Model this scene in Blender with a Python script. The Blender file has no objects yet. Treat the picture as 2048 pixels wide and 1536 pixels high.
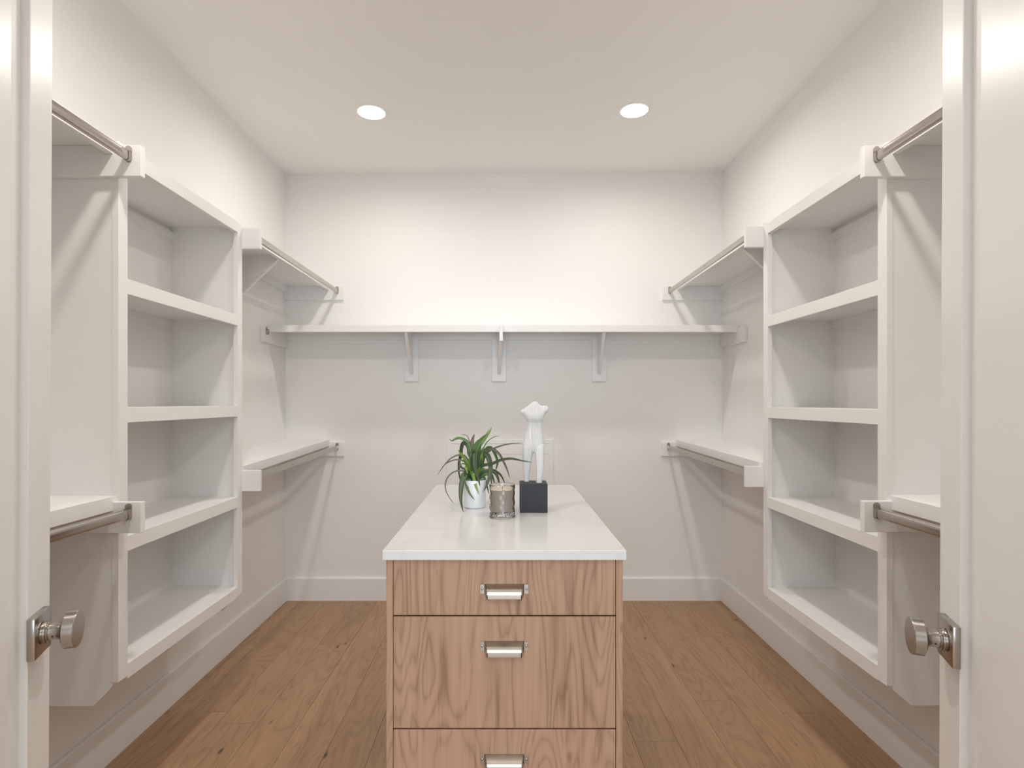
import bpy, bmesh, math, random
from mathutils import Vector, Matrix, Euler, noise as mnoise
random.seed(7)
sc = bpy.context.scene
C = sc.collection

# ------------------------------------------------------------------ camera, world, light, exposure
CH = 1.273                       # camera height
cam = bpy.data.cameras.new('camera'); co = bpy.data.objects.new('camera', cam); C.objects.link(co)
co.location = (0, 0, CH); co.rotation_euler = (math.pi/2, 0, 0)
cam.sensor_width = 36; cam.lens = 1125/2048*36
cam.shift_x = 15/2048; cam.shift_y = 36/2048
cam.clip_start = 0.02
sc.camera = co
sc.view_settings.view_transform = 'Standard'; sc.view_settings.look = 'None'
sc.view_settings.gamma = 1; sc.view_settings.use_curve_mapping = False
sc.view_settings.exposure = 1.0
w = bpy.data.worlds.new('world'); sc.world = w; w.use_nodes = True
w.node_tree.nodes['Background'].inputs[0].default_value = (0.62, 0.8, 1.0, 1)
w.node_tree.nodes['Background'].inputs[1].default_value = 1.0
LAMP = 4.1                       # power of one downlight
al = bpy.data.lights.new('daylight', 'AREA'); al.shape = 'RECTANGLE'; al.size = 2.4; al.size_y = 1.9
al.energy = 42; al.color = (0.80, 0.91, 1.0)
ao = bpy.data.objects.new('daylight', al); C.objects.link(ao)
ao.location = (0, -3.16, 1.35); ao.rotation_euler = (math.pi/2, 0, 0)   # -Z axis points to +Y
rl_ = bpy.data.lights.new('room_fill_light', 'AREA'); rl_.shape = 'RECTANGLE'; rl_.size = 2.6; rl_.size_y = 1.6
rl_.energy = 17; rl_.color = (1.0, 0.95, 0.88)      # added warm fill in the camera room, lifts the closet's ambient light
ro_ = bpy.data.objects.new('room_fill_light', rl_); C.objects.link(ro_); ro_.location = (0, -1.5, 2.70)

# ------------------------------------------------------------------ node helpers / materials
def mat(name):
    m = bpy.data.materials.new(name); m.use_nodes = True
    return m, m.node_tree, m.node_tree.nodes['Principled BSDF']
def N(nt, t, **kw):
    n = nt.nodes.new(t)
    for k, v in kw.items():
        if k.startswith('i_'):
            n.inputs[int(k[2:]) if k[2:].isdigit() else k[2:]].default_value = v
        else: setattr(n, k, v)
    return n
def L(nt, a, b): nt.links.new(a, b)
def math_(nt, op, a, b=None):
    n = nt.nodes.new('ShaderNodeMath'); n.operation = op
    for i, v in enumerate((a, b)):
        if v is None: continue
        if isinstance(v, (int, float)): n.inputs[i].default_value = v
        else: nt.links.new(v, n.inputs[i])
    return n.outputs[0]
def ramp(nt, fac, stops):
    r = nt.nodes.new('ShaderNodeValToRGB'); e = r.color_ramp.elements
    while len(e) < len(stops): e.new(0.5)
    for x, (p, c) in zip(e, stops): x.position = p; x.color = (*c, 1)
    nt.links.new(fac, r.inputs[0]); return r.outputs[0]
def srgb(r, g, b):
    f = lambda c: (c/255/12.92) if c/255 <= 0.04045 else ((c/255+0.055)/1.055)**2.4
    return (f(r), f(g), f(b))

def paint(name, col, rough, bump=0.05, scale=220, stretch=None, spec=0.5):
    m, nt, p = mat(name)
    p.inputs['Base Color'].default_value = (*col, 1); p.inputs['Roughness'].default_value = rough
    p.inputs['Specular IOR Level'].default_value = spec
    tc = N(nt, 'ShaderNodeTexCoord'); mp = N(nt, 'ShaderNodeMapping')
    if stretch: mp.inputs['Scale'].default_value = stretch
    L(nt, tc.outputs['Object'], mp.inputs[0])
    n = N(nt, 'ShaderNodeTexNoise'); n.inputs['Scale'].default_value = scale; n.inputs['Detail'].default_value = 3
    L(nt, mp.outputs[0], n.inputs['Vector'])
    b = N(nt, 'ShaderNodeBump'); b.inputs['Strength'].default_value = bump; b.inputs['Distance'].default_value = 0.001
    L(nt, n.outputs['Fac'], b.inputs['Height']); L(nt, b.outputs[0], p.inputs['Normal'])
    return m
M_wall = paint('wall_paint', (0.935, 0.922, 0.904), 0.75, 0.12, 260)
M_ceil = paint('ceiling_paint', (0.935, 0.922, 0.904), 0.85, 0.10, 260)
M_trim = paint('trim_enamel', (0.925, 0.918, 0.908), 0.38, 0.03, 120)
M_base = paint('baseboard_enamel', (0.91, 0.905, 0.895), 0.45, 0.03, 120)
M_door = paint('door_enamel', (0.84, 0.835, 0.82), 0.30, 0.10, 60, (14, 14, 0.6))

def metal(name, col, rough, aniso=0.0, streak=None):
    m, nt, p = mat(name)
    p.inputs['Base Color'].default_value = (*col, 1); p.inputs['Metallic'].default_value = 1
    p.inputs['Roughness'].default_value = rough
    tc = N(nt, 'ShaderNodeTexCoord'); mp = N(nt, 'ShaderNodeMapping')
    mp.inputs['Scale'].default_value = streak or (1, 1, 1)
    L(nt, tc.outputs['Object'], mp.inputs[0])
    n = N(nt, 'ShaderNodeTexNoise'); n.inputs['Scale'].default_value = 300
    L(nt, mp.outputs[0], n.inputs['Vector'])
    mr = N(nt, 'ShaderNodeMapRange'); mr.inputs['To Min'].default_value = rough*0.8; mr.inputs['To Max'].default_value = rough*1.25
    L(nt, n.outputs['Fac'], mr.inputs[0]); L(nt, mr.outputs[0], p.inputs['Roughness'])
    return m
M_nickel = metal('satin_nickel', (0.43, 0.40, 0.37), 0.22)
M_rod = metal('brushed_rod', (0.50, 0.465, 0.43), 0.18, streak=(6, 0.1, 6))
M_pull = metal('pull_metal', (0.44, 0.41, 0.37), 0.32, streak=(0.1, 6, 6))
M_dark, _nt, _p = mat('dark_recess'); _p.inputs['Base Color'].default_value = (0.02, 0.018, 0.015, 1)

def wood(name, axis, cols, knots, rough, rings=9.0, fine=0.5, tint=0.12, ring_amt=0.26, blot=0.2):
    """axis = grain direction (0,1,2)"""
    m, nt, p = mat(name)
    tc = N(nt, 'ShaderNodeTexCoord'); oi = N(nt, 'ShaderNodeObjectInfo')
    off = N(nt, 'ShaderNodeVectorMath', operation='SCALE'); off.inputs[0].default_value = (13.1, 29.7, 41.3)
    L(nt, oi.outputs['Random'], off.inputs['Scale'])
    ad = N(nt, 'ShaderNodeVectorMath', operation='ADD'); L(nt, tc.outputs['Object'], ad.inputs[0]); L(nt, off.outputs[0], ad.inputs[1])
    def mapped(across, along):
        mp = N(nt, 'ShaderNodeMapping'); s = [across]*3; s[axis] = along
        mp.inputs['Scale'].default_value = s; L(nt, ad.outputs[0], mp.inputs[0]); return mp.outputs[0]
    n1 = N(nt, 'ShaderNodeTexNoise'); n1.inputs['Scale'].default_value = 1.0; n1.inputs['Detail'].default_value = 2.5
    n1.inputs['Roughness'].default_value = 0.45; n1.inputs['Distortion'].default_value = 0.3
    L(nt, mapped(6.5, 1.0), n1.inputs['Vector'])
    rg = math_(nt, 'ABSOLUTE', math_(nt, 'SINE', math_(nt, 'MULTIPLY', n1.outputs['Fac'], rings*6.283)))
    rg = math_(nt, 'POWER', rg, 0.7)
    n2 = N(nt, 'ShaderNodeTexNoise'); n2.inputs['Scale'].default_value = 1.0; n2.inputs['Detail'].default_value = 4
    L(nt, mapped(420, 9), n2.inputs['Vector'])
    n3 = N(nt, 'ShaderNodeTexNoise'); n3.inputs['Scale'].default_value = 1.0; n3.inputs['Detail'].default_value = 2
    L(nt, mapped(9, 1.2), n3.inputs['Vector'])
    n4 = N(nt, 'ShaderNodeTexNoise'); n4.inputs['Scale'].default_value = 1.0; n4.inputs['Detail'].default_value = 3
    L(nt, mapped(90, 2.2), n4.inputs['Vector'])
    f = math_(nt, 'ADD', math_(nt, 'MULTIPLY', rg, ring_amt),
        math_(nt, 'ADD', math_(nt, 'MULTIPLY', n2.outputs['Fac'], 0.25*fine),
        math_(nt, 'ADD', math_(nt, 'MULTIPLY', n3.outputs['Fac'], blot), math_(nt, 'MULTIPLY', n4.outputs['Fac'], 0.24))))
    f = math_(nt, 'ADD', f, 0.5-0.5*(1.4*ring_amt+0.25*fine+0.24+blot))
    c = ramp(nt, f, [(0.36, cols[0]), (0.50, cols[1]), (0.64, cols[2])])
    # knots
    vo = N(nt, 'ShaderNodeTexVoronoi'); vo.inputs['Scale'].default_value = 1.0; vo.inputs['Randomness'].default_value = 1
    L(nt, mapped(*knots[:2]), vo.inputs['Vector'])
    k = math_(nt, 'LESS_THAN', vo.outputs['Distance'], 0.5)
    mr = N(nt, 'ShaderNodeMapRange'); mr.inputs['From Min'].default_value = knots[2]; mr.inputs['From Max'].default_value = knots[2]*0.35
    mr.inputs['To Min'].default_value = 0; mr.inputs['To Max'].default_value = knots[3]
    L(nt, vo.outputs['Distance'], mr.inputs[0])
    sp = N(nt, 'ShaderNodeSeparateColor'); L(nt, vo.outputs['Color'], sp.inputs[0])
    gate = math_(nt, 'GREATER_THAN', sp.outputs[0], 0.35)
    kf = math_(nt, 'MULTIPLY', mr.outputs[0], gate)
    mx = N(nt, 'ShaderNodeMix', data_type='RGBA'); L(nt, kf, mx.inputs[0]); L(nt, c, mx.inputs[6])
    mx.inputs[7].default_value = (*cols[3], 1)
    hs = N(nt, 'ShaderNodeHueSaturation')
    v = math_(nt, 'ADD', math_(nt, 'MULTIPLY', oi.outputs['Random'], tint*2), 1-tint)
    L(nt, v, hs.inputs['Value']); L(nt, mx.outputs[2], hs.inputs['Color'])
    L(nt, hs.outputs[0], p.inputs['Base Color'])
    p.inputs['Roughness'].default_value = rough
    b = N(nt, 'ShaderNodeBump'); b.inputs['Strength'].default_value = 0.08; b.inputs['Distance'].default_value = 0.0005
    L(nt, n2.outputs['Fac'], b.inputs['Height']); L(nt, b.outputs[0], p.inputs['Normal'])
    return m
M_floor = wood('oak_plank', 1, [srgb(151, 117, 88), srgb(173, 138, 106), srgb(185, 151, 119), srgb(72, 50, 36)], (9, 3.2, 0.085, 0.85), 0.5, rings=9, tint=0.05, ring_amt=0.10, blot=0.14)
M_isl = wood('island_veneer', 2, [srgb(132, 98, 75), srgb(171, 136, 109), srgb(184, 150, 123), srgb(114, 78, 58)], (11, 5, 0.10, 0.55), 0.5, rings=12, tint=0.01, ring_amt=0.105, blot=0.2)

# quartz
M_quartz, nt, p = mat('quartz')
tc = N(nt, 'ShaderNodeTexCoord'); n = N(nt, 'ShaderNodeTexNoise'); n.inputs['Scale'].default_value = 2.2; n.inputs['Detail'].default_value = 6; n.inputs['Distortion'].default_value = 1.2
L(nt, tc.outputs['Object'], n.inputs['Vector'])
v = math_(nt, 'ABSOLUTE', math_(nt, 'SUBTRACT', n.outputs['Fac'], 0.5))
L(nt, ramp(nt, v, [(0.0, (0.645, 0.645, 0.64)), (0.03, (0.67, 0.67, 0.665)), (0.3, (0.69, 0.69, 0.685))]), p.inputs['Base Color'])
p.inputs['Roughness'].default_value = 0.16

M_lens, nt, p = mat('lamp_lens')
p.inputs['Base Color'].default_value = (0.9, 0.9, 0.9, 1)
p.inputs['Emission Color'].default_value = (1.0, 0.94, 0.87, 1); p.inputs['Emission Strength'].default_value = 10

# ------------------------------------------------------------------ mesh helpers
def xbox(bm, x0, x1, y0, y1, z0, z1, bev=0.0, seg=1):
    x0, x1 = sorted((x0, x1)); y0, y1 = sorted((y0, y1)); z0, z1 = sorted((z0, z1))
    vs = [bm.verts.new((x, y, z)) for x in (x0, x1) for y in (y0, y1) for z in (z0, z1)]
    fs = [(0, 1, 3, 2), (4, 6, 7, 5), (0, 4, 5, 1), (2, 3, 7, 6), (0, 2, 6, 4), (1, 5, 7, 3)]
    faces = [bm.faces.new([vs[i] for i in f]) for f in fs]
    if bev:
        es = {e for f in faces for e in f.edges}
        bmesh.ops.bevel(bm, geom=list(es), offset=bev, segments=seg, profile=0.5, affect='EDGES')
    return bm
def box(*a, **k): return xbox(bmesh.new(), *a, **k)
def prism(poly, ext, axis, bev=0.0, bm=None):
    """poly: 2D points in the two other axes (cyclic order), extruded ext=(a,b) along axis (0,1,2)"""
    bm = bm or bmesh.new()
    def P(u, v, t):
        return ((t, u, v), (u, t, v), (u, v, t))[axis]
    A = [bm.verts.new(P(u, v, ext[0])) for u, v in poly]; B = [bm.verts.new(P(u, v, ext[1])) for u, v in poly]
    n = len(poly); fs = [bm.faces.new(A), bm.faces.new(B[::-1])]
    for i in range(n): fs.append(bm.faces.new((A[i], B[i], B[(i+1) % n], A[(i+1) % n])))
    if bev:
        es = {e for f in fs for e in f.edges}
        bmesh.ops.bevel(bm, geom=list(es), offset=bev, segments=1, profile=0.5, affect='EDGES')
    return bm
def revolve(prof, n=48, axis=2, bm=None, cap=True):
    """prof: (r, t) list, revolved round axis"""
    bm = bm or bmesh.new(); rings = []
    for r, t in prof:
        if r < 1e-6:
            p = [0, 0, 0]; p[axis] = t; rings.append([bm.verts.new(p)]); continue
        ring = []
        for i in range(n):
            a = 2*math.pi*i/n; p = [0, 0, 0]; p[axis] = t
            p[(axis+1) % 3] = r*math.cos(a); p[(axis+2) % 3] = r*math.sin(a); ring.append(bm.verts.new(p))
        rings.append(ring)
    for a, b in zip(rings, rings[1:]):
        if len(a) == 1 and len(b) == 1: continue
        for i in range(n):
            j = (i+1) % n
            if len(a) == 1: bm.faces.new((a[0], b[i], b[j]))
            elif len(b) == 1: bm.faces.new((a[i], a[j], b[0]))
            else: bm.faces.new((a[i], a[j], b[j], b[i]))
    return bm
WL = {}
def wloc(o): return WL.get(o.name, Vector((0, 0, 0)))
def obj(name, bm, m, parent=None, smooth=False, local=False, origin=None):
    """bm in world coordinates (or, with local, in the parent's). Origin goes to the middle of the base."""
    bmesh.ops.recalc_face_normals(bm, faces=bm.faces)
    xs = [v.co for v in bm.verts]
    if origin is None:
        mn = [min(c[i] for c in xs) for i in range(3)]; mx = [max(c[i] for c in xs) for i in range(3)]
        og = Vector(((mn[0]+mx[0])/2, (mn[1]+mx[1])/2, mn[2]))
    else: og = Vector(origin)
    for v in bm.verts: v.co -= og
    me = bpy.data.meshes.new(name); bm.to_mesh(me); bm.free()
    if m: me.materials.append(m)
    if smooth:
        me.polygons.foreach_set('use_smooth', [True]*len(me.polygons))
        if smooth == 'auto': me.set_sharp_from_angle(angle=math.radians(38))
    o = bpy.data.objects.new(name, me); C.objects.link(o)
    if parent:
        o.parent = parent
        if not local:
            WL[o.name] = og.copy(); o.location = og - wloc(parent)
        else: WL[o.name] = og.copy(); o.location = og if not wl_local(parent) else og - wl_local(parent)
    else: o.location = og; WL[o.name] = og.copy()
    return o
LOCAL = {}
def wl_local(p): return WL[p.name] if p.name in LOCAL else None
def thing(name, label, cat, loc, group=None, kind=None):
    o = bpy.data.objects.new(name, None); C.objects.link(o); o.location = loc; WL[o.name] = Vector(loc)
    o.empty_display_size = 0.05
    return tag(o, label, cat, group, kind)
def tag(o, label=None, cat=None, group=None, kind=None):
    if label: o['label'] = label
    if cat: o['category'] = cat
    if group: o['group'] = group
    if kind: o['kind'] = kind
    return o
def struct(name, bm, m, label, cat='room part', **k):
    return tag(obj(name, bm, m, **k), label, cat, None, 'structure')

# ------------------------------------------------------------------ room shell (Y = depth from the camera)
XL, XR, YB = -1.408, 1.399, 3.617
YF = 0.437                       # inner face of the front wall
YO = 0.30                        # its outer face
HC = CH + 1.469
DL, DR = -0.575, 0.5455          # door opening
DH = 2.06
TH = 0.12
floor = struct('floor', box(XL-TH, XR+TH, YO, YB+TH, -0.06, -0.0145), M_dark, 'floor of light oak planks laid towards the back wall', 'floor')
PW = 0.1625
GR = 0.0009
rk = random.Random(11)
joints = {  # k -> joint depths taken from the photograph
    -2: [2.31, 3.30], -1: [2.23, 3.05], 0: [1.35, 2.95], 1: [1.65, 3.34], 2: [2.85], 9: [2.11, 3.0], 10: [3.04, 1.75], 11: [2.40, 1.2],
    12: [3.05, 1.6], 13: [2.30, 1.0], 14: [2.75, 1.3]}
k0 = int(math.floor((XL+0.975)/PW)); k1 = int(math.ceil((XR+0.975)/PW))
for k in range(k0, k1):
    a = max(-0.975+k*PW, XL+0.001); b = min(-0.975+(k+1)*PW, XR-0.001)
    if b-a < 0.01: continue
    js = sorted(joints.get(k, [0.9+rk.random()*0.8, 2.5+rk.random()*0.8]))
    ys = [YO] + js + [YB-0.001]
    for y0, y1 in zip(ys, ys[1:]):
        obj('floor_plank', box(a+GR/2, b-GR/2, y0+GR/2, y1-GR/2, -0.0145, rk.uniform(-0.0003, 0.0), bev=0.0006), M_floor, floor)

# ceiling a touch out of level, as seen at the back wall
def zc(x): return HC - 0.010 + (x-XL)/(XR-XL)*0.020
bm = bmesh.new()
prism([(XL-TH, zc(XL-TH)), (XR+TH, zc(XR+TH)), (XR+TH, HC+0.15), (XL-TH, HC+0.15)], (YO, YB+TH), 1, bm=bm)
ceiling = struct('ceiling', bm, M_ceil, 'plain white ceiling with two lit round downlights in view', 'ceiling')
def wall_poly(x0, x1, y0, y1):
    return prism([(x0, 0.0), (x1, 0.0), (x1, zc(x1)), (x0, zc(x0))], (y0, y1), 1)
struct('wall_left', wall_poly(XL-TH, XL, YO, YB+TH), M_wall, 'plain white wall on the left behind the shelving', 'wall')
struct('wall_right', wall_poly(XR, XR+TH, YO, YB+TH), M_wall, 'plain white wall on the right behind the shelving', 'wall')
struct('wall_back', wall_poly(XL, XR, YB, YB+TH), M_wall, 'plain white back wall above and below the long shelf', 'wall')
bm = wall_poly(XL, DL, YO, YF)
prism([(DR, 0), (XR, 0), (XR, zc(XR)), (DR, zc(DR))], (YO, YF), 1, bm=bm)
prism([(DL, DH), (DR, DH), (DR, zc(DR)), (DL, zc(DL))], (YO, YF), 1, bm=bm)
struct('wall_front', bm, M_wall, 'white wall holding the double doorway, on the camera side', 'wall')
BT, BH = 0.0145, 0.146
def baseboard(name, poly, ext, axis, label):
    bm = prism(poly, ext, axis); struct(name, bm, M_base, label, 'baseboard')
prof = lambda s, x: [(x, 0.0), (x+s*BT, 0.0), (x+s*BT, BH-0.007), (x+s*(BT-0.0025), BH-0.002), (x+s*(BT-0.007), BH), (x, BH)]
baseboard('baseboard_left', prof(1, XL), (YF, YB), 1, 'tall flat white baseboard along the left wall')
baseboard('baseboard_right', prof(-1, XR), (YF, YB), 1, 'tall flat white baseboard along the right wall')
baseboard('baseboard_back', [(YB, 0.0), (YB-BT, 0.0), (YB-BT, BH-0.007), (YB-BT+0.0025, BH-0.002), (YB-BT+0.007, BH), (YB, BH)], (XL+BT, XR-BT), 0, 'tall flat white baseboard along the back wall')
# door jamb lining and casings
bm = bmesh.new()
xbox(bm, DL, DL+0.004, YO-0.005, YF-0.04, 0, DH-0.004); xbox(bm, DR-0.004, DR, YO-0.005, YF-0.04, 0, DH-0.004)
xbox(bm, DL, DR, YO-0.005, YF-0.04, DH-0.004, DH)
for x0, x1 in ((DL-0.09, DL), (DR, DR+0.09)): xbox(bm, x0, x1, YO-0.018, YO, 0, DH+0.09)
xbox(bm, DL, DR, YO-0.018, YO, DH, DH+0.09)
struct('trim_1', bm, M_trim, 'white jamb and casing round the double doorway', 'trim')

# adjoining room on the camera side, with the window that gives the daylight
RX, RY = 2.3, -3.2
M_room = paint('room_paint', (0.74, 0.74, 0.73), 0.8)
struct('wall_room_left', box(-RX-0.1, -RX, RY, YO, 0, HC), M_room, 'left wall of the room the camera stands in', 'wall')
struct('wall_room_right', box(RX, RX+0.1, RY, YO, 0, HC), M_room, 'right wall of the room the camera stands in', 'wall')
struct('ceiling_room', box(-RX-0.1, RX+0.1, RY-0.1, YO, HC, HC+0.12), M_room, 'ceiling of the room the camera stands in', 'ceiling')
struct('floor_room', box(-RX-0.1, RX+0.1, RY-0.1, YO, -0.06, -0.0005), M_floor, 'oak floor of the room the camera stands in', 'floor')
bm = bmesh.new()
xbox(bm, -RX-0.1, -1.25, RY-0.1, RY, 0, HC); xbox(bm, 1.25, RX+0.1, RY-0.1, RY, 0, HC)
xbox(bm, -1.25, 1.25, RY-0.1, RY, 0, 0.35); xbox(bm, -1.25, 1.25, RY-0.1, RY, 2.35, HC)
struct('wall_room_back', bm, M_room, 'window wall behind the camera', 'wall')
bm = bmesh.new()
xbox(bm, -RX-0.1, XL-TH, YO, YO+0.1, 0, HC); xbox(bm, XR+TH, RX+0.1, YO, YO+0.1, 0, HC)
struct('wall_room_front', bm, M_room, 'wall of the camera room beside the closet', 'wall')
wn = thing('window_1', 'wide white framed window behind the camera', 'window', (0, RY-0.05, 0.35), kind='structure')
for x0, x1 in ((-1.25, -1.19), (1.19, 1.25), (-0.03, 0.03)): obj('window_frame', box(x0, x1, RY-0.09, RY-0.05, 0.35, 2.35), M_trim, wn)
for z0 in (0.35, 2.29): obj('window_rail', box(-1.19, 1.19, RY-0.09, RY-0.05, z0, z0+0.06), M_trim, wn)

# ------------------------------------------------------------------ double doors
W = 0.565; TW = math.sin(math.radians(21)); TA = math.cos(math.radians(21))
def door(name, hinge, ang, s, knobz, label):
    root = thing(name, label, 'door', (0, 0, 0), kind='structure')
    H = 2.03; SW = 0.087; T = 0.035
    def bx(n, x0, x1, z0, z1, y1=T): return obj(n, box(x0, x1, 0, s*y1, z0, z1, bev=0.0012), M_door, root, local=True, origin=(0, 0, 0))
    bx('stile', W-SW, W, 0.008, H); bx('stile', 0.001, SW, 0.008, H)
    bx('rail', SW, W-SW, H-0.11, H); bx('rail', SW, W-SW, 0.008, 0.24)
    # panel: shallow bevel rising from the groove
    x0, x1, z0, z1 = SW, W-SW, 0.24, H-0.11; g = 0.013; r = 0.007; bw = 0.045
    bm = bmesh.new()
    def ring(d, y): return [bm.verts.new(p) for p in ((x0+d, s*y, z0+d), (x1-d, s*y, z0+d), (x1-d, s*y, z1-d), (x0+d, s*y, z1-d))]
    R = [ring(0, T-g), ring(0, g), ring(bw, r), ]
    for a, b in zip(R, R[1:]):
        for i in range(4): bm.faces.new((a[i], a[(i+1) % 4], b[(i+1) % 4], b[i]))
    bm.faces.new(R[-1]); bm.faces.new(R[0][::-1])
    obj('panel', bm, M_door, root, local=True, origin=(0, 0, 0))
    # knob: square rose, collar, flaring neck, flat drum
    kx = W-0.060
    for sd in (1, -1):           # both faces of the door carry one
        y0 = 0.0 if sd == 1 else s*T
        dirn = -s*sd
        bm = bmesh.new(); prof = [(0.0158, 0.0), (0.0158, 0.014), (0.0178, 0.0145), (0.0180, 0.0155), (0.0178, 0.0168), (0.0165, 0.0173), (0.0172, 0.0182), (0.0172, 0.0205),
            (0.0136, 0.0210), (0.0133, 0.026), (0.0138, 0.031), (0.0150, 0.0348), (0.0170, 0.0375), (0.0192, 0.0402), (0.0278, 0.0410), (0.0290, 0.0422),
            (0.0290, 0.0568), (0.0280, 0.0580), (0.0, 0.0580)]
        revolve(prof, 56, 1, bm)
        for v in bm.verts: v.co = Vector((v.co.x+kx, y0+dirn*v.co.y, v.co.z+knobz))
        kn = obj('door_knob', bm, M_nickel, root, smooth='auto', local=True, origin=(0, 0, 0))
        kn['label'] = 'brushed nickel round knob'
        bm = box(kx-0.0325, kx+0.0325, y0, y0+dirn*0.0115, knobz-0.0325, knobz+0.0325, bev=0.0018, seg=2)
        obj('rose', bm, M_nickel, kn, smooth='auto', local=True, origin=(0, 0, 0))
        bm = bmesh.new(); revolve([(0, 0), (0.0014, 0), (0.0014, 0.0006), (0, 0.0006)], 12, 1, bm)
        # a tiny set-screw hole low on the neck, facing the hinge side
        for v in bm.verts:
            q = Vector((v.co.x, v.co.y, v.co.z)); q = Matrix.Rotation(math.radians(90), 3, 'Z') @ q
            v.co = Vector((kx-0.0128+q.x*1, y0+dirn*(0.027)+q.y, knobz-0.004+q.z))
        obj('set_screw', bm, M_dark, kn, local=True, origin=(0, 0, 0))
    obj('latch_plate', box(W-0.0008, W+0.0012, s*0.006, s*0.029, knobz-0.029, knobz+0.029, bev=0.0004), M_nickel, root, local=True, origin=(0, 0, 0))
    for hz in (0.25, 1.0, 1.78):
        bm = revolve([(0, 0), (0.006, 0), (0.006, 0.09), (0, 0.09)], 16, 2)
        for v in bm.verts: v.co += Vector((-0.0055, s*0.001, hz))
        obj('hinge', bm, M_nickel, root, smooth='auto', local=True, origin=(0, 0, 0))
    root.rotation_mode = 'QUATERNION'
    R3 = Matrix.Rotation(math.radians(0.28), 4, 'Y') @ Matrix.Rotation(ang, 4, 'Z')
    piv = Vector((0, 0, CH))
    t = Vector((hinge[0], hinge[1], 0)) + piv - (Matrix.Rotation(math.radians(0.28), 4, 'Y') @ piv)
    root.matrix_world = Matrix.Translation(t) @ R3
    return root
def hin(x, s): return (x - s*TW*W, 0.951 - TA*W)
door('door_1', (-0.767+TW*W, 0.951-TA*W), math.radians(90+21), 1, CH-0.369, 'white panelled door leaf standing open on the left of the doorway')
door('door_2', (0.7375-TW*W, 0.951-TA*W), math.radians(90-21), -1, CH-0.379, 'white panelled door leaf standing open on the right of the doorway')

# ------------------------------------------------------------------ hung shelf cabinets
TT = 0.019
def cabinet(side, XW, yn, yf, top, bot, rails, label):
    """side -1 left / +1 right; XW wall; yn/yf outer faces of the side panels; heights relative to CH"""
    s = -side                    # direction from wall into the room
    D = 0.291; xf = XW + s*D; xp = XW + s*(D-TT)
    t = thing('open_shelf_cabinet', label, 'cabinet', ((XW+xf)/2, (yn+yf)/2, CH+bot-0.07), 'hung shelf cabinets')
    drop = -0.881; clip = 0.055
    for y0 in (yn, yf-TT):
        poly = [(XW, CH+top-0.02), (xp, CH+top-0.02), (xp, CH+bot-0.012), (xp-s*clip, CH+drop), (XW, CH+drop)]
        obj('side_panel', prism(poly, (y0, y0+TT), 1), M_trim, t)
    obj('top_panel', box(XW, xp, yn, yf, CH+top-0.02, CH+top), M_trim, t)
    SWD = 0.040
    for y0, y1 in ((yn-0.002, yn-0.002+SWD), (yf+0.002-SWD, yf+0.002)):
        obj('stile', box(xp, xf, y0, y1, CH+bot, CH+top, bev=0.0008), M_trim, t)
    # top rail, then a rail and a board at every level
    obj('rail', box(xp, xf, yn-0.002+SWD, yf+0.002-SWD, CH+top-0.045, CH+top, bev=0.0008), M_trim, t)
    for i, r in enumerate(rails):
        obj('rail', box(xp, xf, yn-0.002+SWD, yf+0.002-SWD, CH+r-0.045, CH+r, bev=0.0008), M_trim, t)
        obj('shelf', box(XW, xp, yn+TT, yf-TT, CH+r-TT, CH+r-0.0003), M_trim, t)
    for r in [top-0.02] + rails[:-1]:
        obj('wall_cleat', box(XW, XW+s*0.012, yn+TT, yf-TT, CH+r-TT-0.032, CH+r-TT), M_trim, t)
    return t
cabinet(-1, XL, 1.630, 2.394, 0.755, -0.812, [0.365, -0.016, -0.397, -0.775], 'tall white open shelf cabinet hung on the left wall')
cabinet(1, XR, 1.633, 2.406, 0.755, -0.824, [0.362, -0.022, -0.400, -0.782], 'tall white open shelf cabinet hung on the right wall')

# ------------------------------------------------------------------ side shelves with hanging rods
def slab(y0, y1, x0, x1, za, zb, th):
    """board whose top runs from za at y0 to zb at y1"""
    bm = bmesh.new()
    return prism([(y0, za-th), (y1, zb-th), (y1, zb), (y0, za)], (min(x0, x1), max(x0, x1)), 0, bm=bm)
def oval_tube(y0, y1, x, z0, z1, rx=0.0075, rz=0.015):
    bm = bmesh.new(); rings = []; n = 28
    for y, z in ((y0, z0), (y1, z1)):
        ring = []
        for i in range(n):
            a = 2*math.pi*i/n
            # stadium: straight flanks, round top and bottom
            cx = rx*math.cos(a); cz = math.copysign(rz-rx, math.sin(a))*(1 if abs(math.sin(a)) > 1e-6 else 0) + rx*math.sin(a)
            ring.append(bm.verts.new((x+cx, y, z+cz)))
        rings.append(ring)
    for i in range(n): bm.faces.new((rings[0][i], rings[0][(i+1) % n], rings[1][(i+1) % n], rings[1][i]))
    bm.faces.new(rings[0][::-1]); bm.faces.new(rings[1])
    return bm
def socket(x, y, sgn, zt):
    """cast rod socket: tall plate on the cleat with a cup for the rod; sgn = direction out of the cleat along Y"""
    bm = bmesh.new(); n = 24
    def stad(rx, h0, h1, ya, yb):
        A = []; B = []
        for i in range(n):
            a = 2*math.pi*i/n; zz = (h1-rx if math.sin(a) >= 0 else h0+rx) + rx*math.sin(a)
            A.append(bm.verts.new((x+rx*math.cos(a), ya, zz))); B.append(bm.verts.new((x+rx*math.cos(a), yb, zz)))
        bm.faces.new(A); bm.faces.new(B[::-1])
        for i in range(n): bm.faces.new((A[i], B[i], B[(i+1) % n], A[(i+1) % n]))
    stad(0.0095, zt-0.050, zt-0.003, y, y+sgn*0.003)
    stad(0.0095, zt-0.0495, zt-0.016, y+sgn*0.003, y+sgn*0.013)
    return bm
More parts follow.
